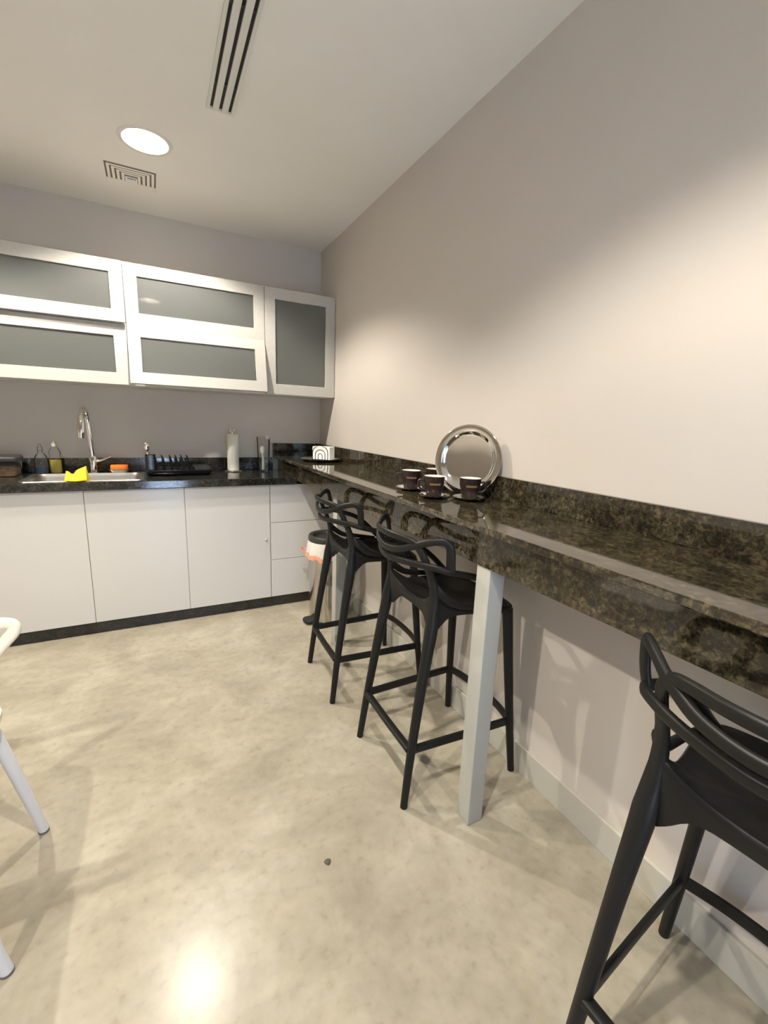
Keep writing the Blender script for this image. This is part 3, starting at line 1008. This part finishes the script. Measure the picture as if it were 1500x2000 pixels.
# ================================================================== BAR STOOLS
def bar_stool():
    t = thing('bar_stool', 'x', 'stool', group='black plastic bar stools along the bar')
    radial = lambda p: Vector((p.x - 0.10, p.y, 0))
    K = M['black']
    for sy in (1, -1):
        pts = catmull([(-0.232, 0.188 * sy, 0.002), (-0.208, 0.178 * sy, 0.20), (-0.174, 0.167 * sy, 0.44), (-0.145, 0.158 * sy, 0.62), (-0.138, 0.154 * sy, 0.73)], 6)
        obj('leg', sweep(pts, [(0.0125, 0.0125), (0.0150, 0.0150), (0.0180, 0.0175), (0.0225, 0.0215), (0.0085, 0.0130)], segs=14, ref=(1, 0, 0)), K, t, smooth=True)
        pts = catmull([(0.222, 0.210 * sy, 0.002), (0.206, 0.194 * sy, 0.20), (0.188, 0.176 * sy, 0.44), (0.174, 0.160 * sy, 0.645)], 6)
        obj('leg', sweep(pts, [(0.0125, 0.0125), (0.0150, 0.0145), (0.0180, 0.016), (0.0200, 0.018)], segs=14, ref=(1, 0, 0)), K, t, smooth=True)
    # foot rails
    zf = 0.205
    for sy in (1, -1):
        obj('foot_rail', sweep([(-0.210, 0.175 * sy, zf), (0.0, 0.184 * sy, zf), (0.204, 0.191 * sy, zf)], (0.0155, 0.0065), segs=12, ref=(0, 0, 1), power=4), K, t, smooth=True)
    obj('foot_rail', sweep([(-0.212, 0.172, zf), (-0.214, 0, zf), (-0.212, -0.172, zf)], (0.0085, 0.0135), segs=12, ref=(0, 0, 1), power=4), K, t, smooth=True)
    obj('foot_rail', sweep(catmull([(0.206, 0.190, zf), (0.226, 0.10, zf), (0.232, 0, zf), (0.226, -0.10, zf), (0.206, -0.190, zf)], 4), (0.0155, 0.0065), segs=12, ref=(0, 0, 1), power=4), K, t, smooth=True)
    # seat: dished shell with a skirt that arches between the legs
    half = [(-0.134, 0.0), (-0.137, 0.080), (-0.145, 0.138), (-0.122, 0.152), (-0.04, 0.156), (0.05, 0.172), (0.13, 0.181), (0.180, 0.168), (0.199, 0.11), (0.203, 0.0)]
    ctl = [(x, y, 0) for x, y in half] + [(x, -y, 0) for x, y in reversed(half[1:-1])]
    ol = catmull(ctl, 4, closed=True)
    N, R_ = len(ol), 8
    CX = 0.035
    def zrim(x, y):
        u = (x + 0.13) / 0.333
        z = 0.690 - 0.030 * u
        rear = max(0.0, 1 - (x + 0.13) / 0.06) if x > -0.13 else 1.0
        return z + rear * 0.040 * min(1.0, (abs(y) / 0.14) ** 2.6)
    def ztop(p, rad):
        return zrim(p.x, p.y) * rad ** 2.2 + 0.655 * (1 - rad ** 2.2)
    bm = bmesh.new()
    cv = bm.verts.new((CX, 0, 0.655))
    rings = []
    for i in range(1, R_ + 1):
        rad = i / R_
        rings.append([bm.verts.new((CX + (p.x - CX) * rad, p.y * rad, ztop(p, rad))) for p in ol])
    for k in range(N):
        bm.faces.new((cv, rings[0][k], rings[0][(k + 1) % N]))
    corners = [(-0.141, 0.152), (-0.141, -0.152), (0.174, 0.160), (0.174, -0.160)]
    def zlow(p):
        dr = min(math.hypot(p.x - x, p.y - y) for x, y in corners[:2])
        df = min(math.hypot(p.x - x, p.y - y) for x, y in corners[2:])
        return 0.652 - 0.010 * max(0, p.x) / 0.2 - 0.058 * math.exp(-(dr / 0.042) ** 2) - 0.018 * math.exp(-(df / 0.035) ** 2)
    def ring(sc, zf_):
        return [bm.verts.new((CX + (p.x - CX) * sc, p.y * sc, zf_(p))) for p in ol]
    seq = [rings[-1], ring(1.025, lambda p: zrim(p.x, p.y) - 0.005), ring(1.022, lambda p: zrim(p.x, p.y) - 0.014),
           ring(0.985, lambda p: zlow(p)), ring(0.93, lambda p: zlow(p) + 0.002), ring(0.80, lambda p: 0.640)]
    for A, B in list(zip(rings, rings[1:])) + list(zip(seq, seq[1:])):
        for k in range(N):
            j = (k + 1) % N
            bm.faces.new((A[k], B[k], B[j], A[j]))
    bm.faces.new(seq[-1])
    obj('seat', bm, K, t, smooth=True)
    # bars along the seat sides, from the uprights forward
    for sy in (1, -1):
        pts = catmull([(-0.140, 0.150 * sy, 0.768), (-0.120, 0.170 * sy, 0.742), (-0.060, 0.177 * sy, 0.702), (0.03, 0.181 * sy, 0.684), (0.12, 0.180 * sy, 0.668)], 5)
        obj('side_bar', sweep(pts, [(0.0075, 0.020), (0.0075, 0.012), (0.007, 0.009)], segs=12, ref=radial, power=2.6), K, t, smooth=True)
    # back: outer hoop rising from the rear legs
    half = [(-0.142, 0.156, 0.655), (-0.138, 0.154, 0.73), (-0.148, 0.153, 0.785), (-0.168, 0.152, 0.835), (-0.190, 0.147, 0.882), (-0.207, 0.128, 0.911), (-0.224, 0.098, 0.921), (-0.243, 0.05, 0.925)]
    hoop = catmull(half + [(-0.249, 0.0, 0.926)] + [(x, -y, z) for x, y, z in reversed(half)], 6)
    obj('back_hoop', sweep(hoop, [(0.014, 0.017), (0.009, 0.015), (0.0075, 0.0125), (0.0075, 0.0115), (0.0075, 0.0115), (0.0075, 0.0115), (0.0075, 0.0125), (0.009, 0.015), (0.014, 0.017)], segs=12, ref=radial, power=2.6), K, t, smooth=True)
    # arm rail: one arm post, round the back, to the other, sagging at the middle
    half = [(-0.116, 0.203, 0.832), (-0.122, 0.208, 0.865), (-0.126, 0.210, 0.900), (-0.133, 0.207, 0.920), (-0.150, 0.196, 0.929), (-0.178, 0.168, 0.922), (-0.206, 0.132, 0.905), (-0.232, 0.075, 0.882)]
    arm = catmull(half + [(-0.243, 0.0, 0.873)] + [(x, -y, z) for x, y, z in reversed(half)], 6)
    obj('arm_rail', sweep(arm, [(0.0075, 0.0150), (0.0075, 0.0145), (0.0075, 0.012), (0.0075, 0.0115), (0.0075, 0.0115), (0.0075, 0.0115), (0.0075, 0.012), (0.0075, 0.0145), (0.0075, 0.0150)], segs=12, ref=radial, power=2.6), K, t, smooth=True)
    # lower rail: round the back, past the uprights and arm posts, then down to the seat's front corners
    half = [(0.160, 0.170, 0.655), (0.125, 0.178, 0.690), (0.075, 0.186, 0.742), (0.020, 0.195, 0.785), (-0.050, 0.203, 0.811), (-0.120, 0.203, 0.830), (-0.168, 0.173, 0.843), (-0.212, 0.100, 0.843)]
    low = catmull(half + [(-0.234, 0.0, 0.839)] + [(x, -y, z) for x, y, z in reversed(half)], 6)
    obj('lower_rail', sweep(low, (0.0075, 0.0112), segs=12, ref=radial, power=2.6), K, t, smooth=True)
    return t


STOOLS = [((-0.267, -1.480, 0), -0.037, 'black plastic bar stool nearest the steel bin, farthest of the three'),
          ((-0.251, -2.104, 0), -0.015, 'black plastic bar stool in the middle, standing behind the pale post'),
          ((-0.266, -3.138, 0), 0.078, 'black plastic bar stool nearest the camera, cut off by the frame')]
st0 = bar_stool()
for k, (loc, rz, lab) in enumerate(STOOLS):
    if k == 0:
        st0.location = loc
        st0.rotation_euler = (0, 0, rz)
        st0['label'] = lab
    else:
        dup(st0, loc, rz, lab)

# ================================================================== PEDAL BIN
t = thing('pedal_bin', 'round brushed steel pedal bin with dark rim by the drawers', 'bin', (-0.214, -0.792, 0.0))
obj('bin_body', lathe([(0.0, 0.006), (0.118, 0.006), (0.119, 0.012), (0.119, 0.520), (0.113, 0.530)], 48), M['steel'], t, smooth=True)
obj('base_ring', lathe([(0.0, 0.0), (0.121, 0.0), (0.122, 0.010), (0.120, 0.014), (0.0, 0.014)], 48), M['black'], t, smooth=True)
obj('rim', lathe([(0.122, 0.527), (0.126, 0.535), (0.126, 0.560), (0.120, 0.568), (0.100, 0.566), (0.094, 0.560), (0.090, 0.545), (0.0, 0.540)], 48), M['dark_grey'], t, smooth=True)
pd = math.radians(196)
px_, py_ = math.cos(pd), math.sin(pd)
ped = loft([[(0.142 * px_ + x * px_ - y * py_, 0.142 * py_ + x * py_ + y * px_, z) for x, y, z in rr(0.075, 0.085, 0.034, zz)] for zz in (0.012, 0.018, 0.030)])
obj('pedal', ped, M['black_gloss'], t, smooth=True, bevel=0.003)
lg = bmesh.new()
n = 72
rings = []
rs = random.Random(3)
prof = [(0.1225, 0.536), (0.128, 0.520), (0.131, 0.490), (0.136, 0.462), (0.140, 0.440), (0.137, 0.424)]
ph = [rs.uniform(0, 6.28) for _ in range(8)]
for i, (r0, z0) in enumerate(prof):
    ring = []
    amp = 0.0018 * i
    for k in range(n):
        a = 2 * PI * k / n
        rad = r0 + amp * (math.sin(9 * a + ph[0]) * 0.6 + math.sin(17 * a + ph[1] + i) * 0.5 + 0.3 * math.sin(31 * a + ph[2]))
        zz = z0 + (0.006 * math.sin(5 * a + ph[3]) + 0.004 * math.sin(11 * a + ph[4])) * (i / 5)
        ring.append(lg.verts.new((rad * math.cos(a), rad * math.sin(a), zz)))
    rings.append(ring)
for a, b in zip(rings, rings[1:]):
    for k in range(n):
        j = (k + 1) % n
        lg.faces.new((a[k], a[j], b[j], b[k]))
o = thing('bin_liner', 'white bin liner with orange drawstring folded over the steel bin', 'bin liner', (-0.214, -0.792, 0.0))
obj('liner_film', lg, M['bag'], o, smooth=True)
bm = bmesh.new()
prev = None
first = None
for k in range(n + 1):
    a = 2 * PI * (k % n) / n
    wob = 0.0018 * 4 * (math.sin(9 * a + ph[0]) * 0.6 + math.sin(17 * a + ph[1] + 4) * 0.5)
    zc = 0.442 + 0.006 * math.sin(5 * a + ph[3]) + 0.004 * math.sin(11 * a + ph[4]) + 0.005 * math.sin(7 * a)
    r_a = 0.1425 + wob
    p = [bm.verts.new((r_a * math.cos(a), r_a * math.sin(a), zc - 0.014)), bm.verts.new(((r_a - 0.002) * math.cos(a), (r_a - 0.002) * math.sin(a), zc + 0.012))]
    if prev:
        bm.faces.new((prev[0], p[0], p[1], prev[1]))
    prev = p
obj('drawstring', bm, M['tape'], o, smooth=True)
bm = sweep(catmull([(-0.138, 0.035, 0.45), (-0.155, 0.04, 0.47), (-0.158, 0.03, 0.492), (-0.140, 0.022, 0.475)], 5), (0.006, 0.0015), segs=8)
obj('drawstring_loop', bm, M['tape'], o, smooth=True)

# ================================================================== WHITE ARMCHAIR AT THE LEFT EDGE
t = thing('armchair', 'white plastic armchair at the left picture edge, mostly out of frame', 'chair', (-1.815, -2.085, 0))
for sy in (1, -1):
    pts = catmull([(0.275, 0.198 * sy, 0.006), (0.244, 0.196 * sy, 0.16), (0.200, 0.193 * sy, 0.36), (0.177, 0.190 * sy, 0.455)], 6)
    lgo = obj('leg', sweep(pts, [(0.0135, 0.0135), (0.0165, 0.0165), (0.018, 0.018)], segs=16), M['white_leg'], t, smooth=True)
    obj('foot_cap', lathe([(0.0, 0.0), (0.0142, 0.0), (0.0145, 0.007), (0.0, 0.007)], 16, center=(0.275, 0.198 * sy, 0.0)), M['grey_rubber'], lgo, smooth=True)
    pts = catmull([(-0.29, 0.20 * sy, 0.006), (-0.255, 0.19 * sy, 0.22), (-0.225, 0.18 * sy, 0.44)], 6)
    lgo = obj('leg', sweep(pts, [(0.0135, 0.0135), (0.0165, 0.0165), (0.018, 0.018)], segs=16), M['white_leg'], t, smooth=True)
    obj('foot_cap', lathe([(0.0, 0.0), (0.0142, 0.0), (0.0145, 0.007), (0.0, 0.007)], 16, center=(-0.29, 0.20 * sy, 0.0)), M['grey_rubber'], lgo, smooth=True)
bm = loft([rr(0.44, 0.42, 0.08, 0.435), rr(0.47, 0.45, 0.09, 0.445), rr(0.47, 0.45, 0.09, 0.462), rr(0.44, 0.42, 0.08, 0.468), rr(0.30, 0.28, 0.08, 0.455)])
obj('seat', bm, M['white_plastic'], t, smooth=True)
for sy in (1, -1):
    pts = catmull([(0.120, 0.215 * sy, 0.455), (0.160, 0.238 * sy, 0.53), (0.222, 0.262 * sy, 0.605), (0.252, 0.275 * sy, 0.642), (0.238, 0.282 * sy, 0.664), (0.16, 0.280 * sy, 0.668), (0.0, 0.270 * sy, 0.665), (-0.15, 0.255 * sy, 0.70), (-0.23, 0.21 * sy, 0.76)], 6)
    obj('armrest', sweep(pts, [(0.012, 0.020), (0.011, 0.018), (0.010, 0.016), (0.011, 0.022), (0.012, 0.02)], segs=14, ref=lambda p: Vector((0, -p.y, 0.12))), M['white_plastic'], t, smooth=True)
bm = bmesh.new()
rows_ = []
for i in range(13):
    u = i / 12
    row = []
    for j in range(17):
        q = (j / 16 - 0.5) * 2
        hw = 0.20 + 0.03 * math.sin(u * PI)
        z = 0.45 + 0.38 * u - 0.03 * q * q * u
        x = -0.205 - 0.085 * u + 0.055 * q * q
        row.append(bm.verts.new((x, hw * q, z)))
    rows_.append(row)
for a, b in zip(rows_, rows_[1:]):
    for k in range(16):
        bm.faces.new((a[k], a[k + 1], b[k + 1], b[k]))
o = obj('backrest', bm, M['white_plastic'], t, smooth=True)
sm = o.modifiers.new('thick', 'SOLIDIFY')
sm.thickness = 0.014

# ================================================================== small chip on the floor
bm = bmesh.new()
bmesh.ops.create_icosphere(bm, subdivisions=2, radius=0.009)
for v_ in bm.verts:
    v_.co.z = v_.co.z * 0.4 + 0.003
    v_.co.x *= 1 + 0.3 * math.sin(v_.co.y * 300)
o = obj('pebble', bm, M['pebble'], smooth=True)
o.location = (-0.784, -2.358, 0.0012)
tag(o, 'small dark chip of stone lying alone on the concrete floor', 'pebble')
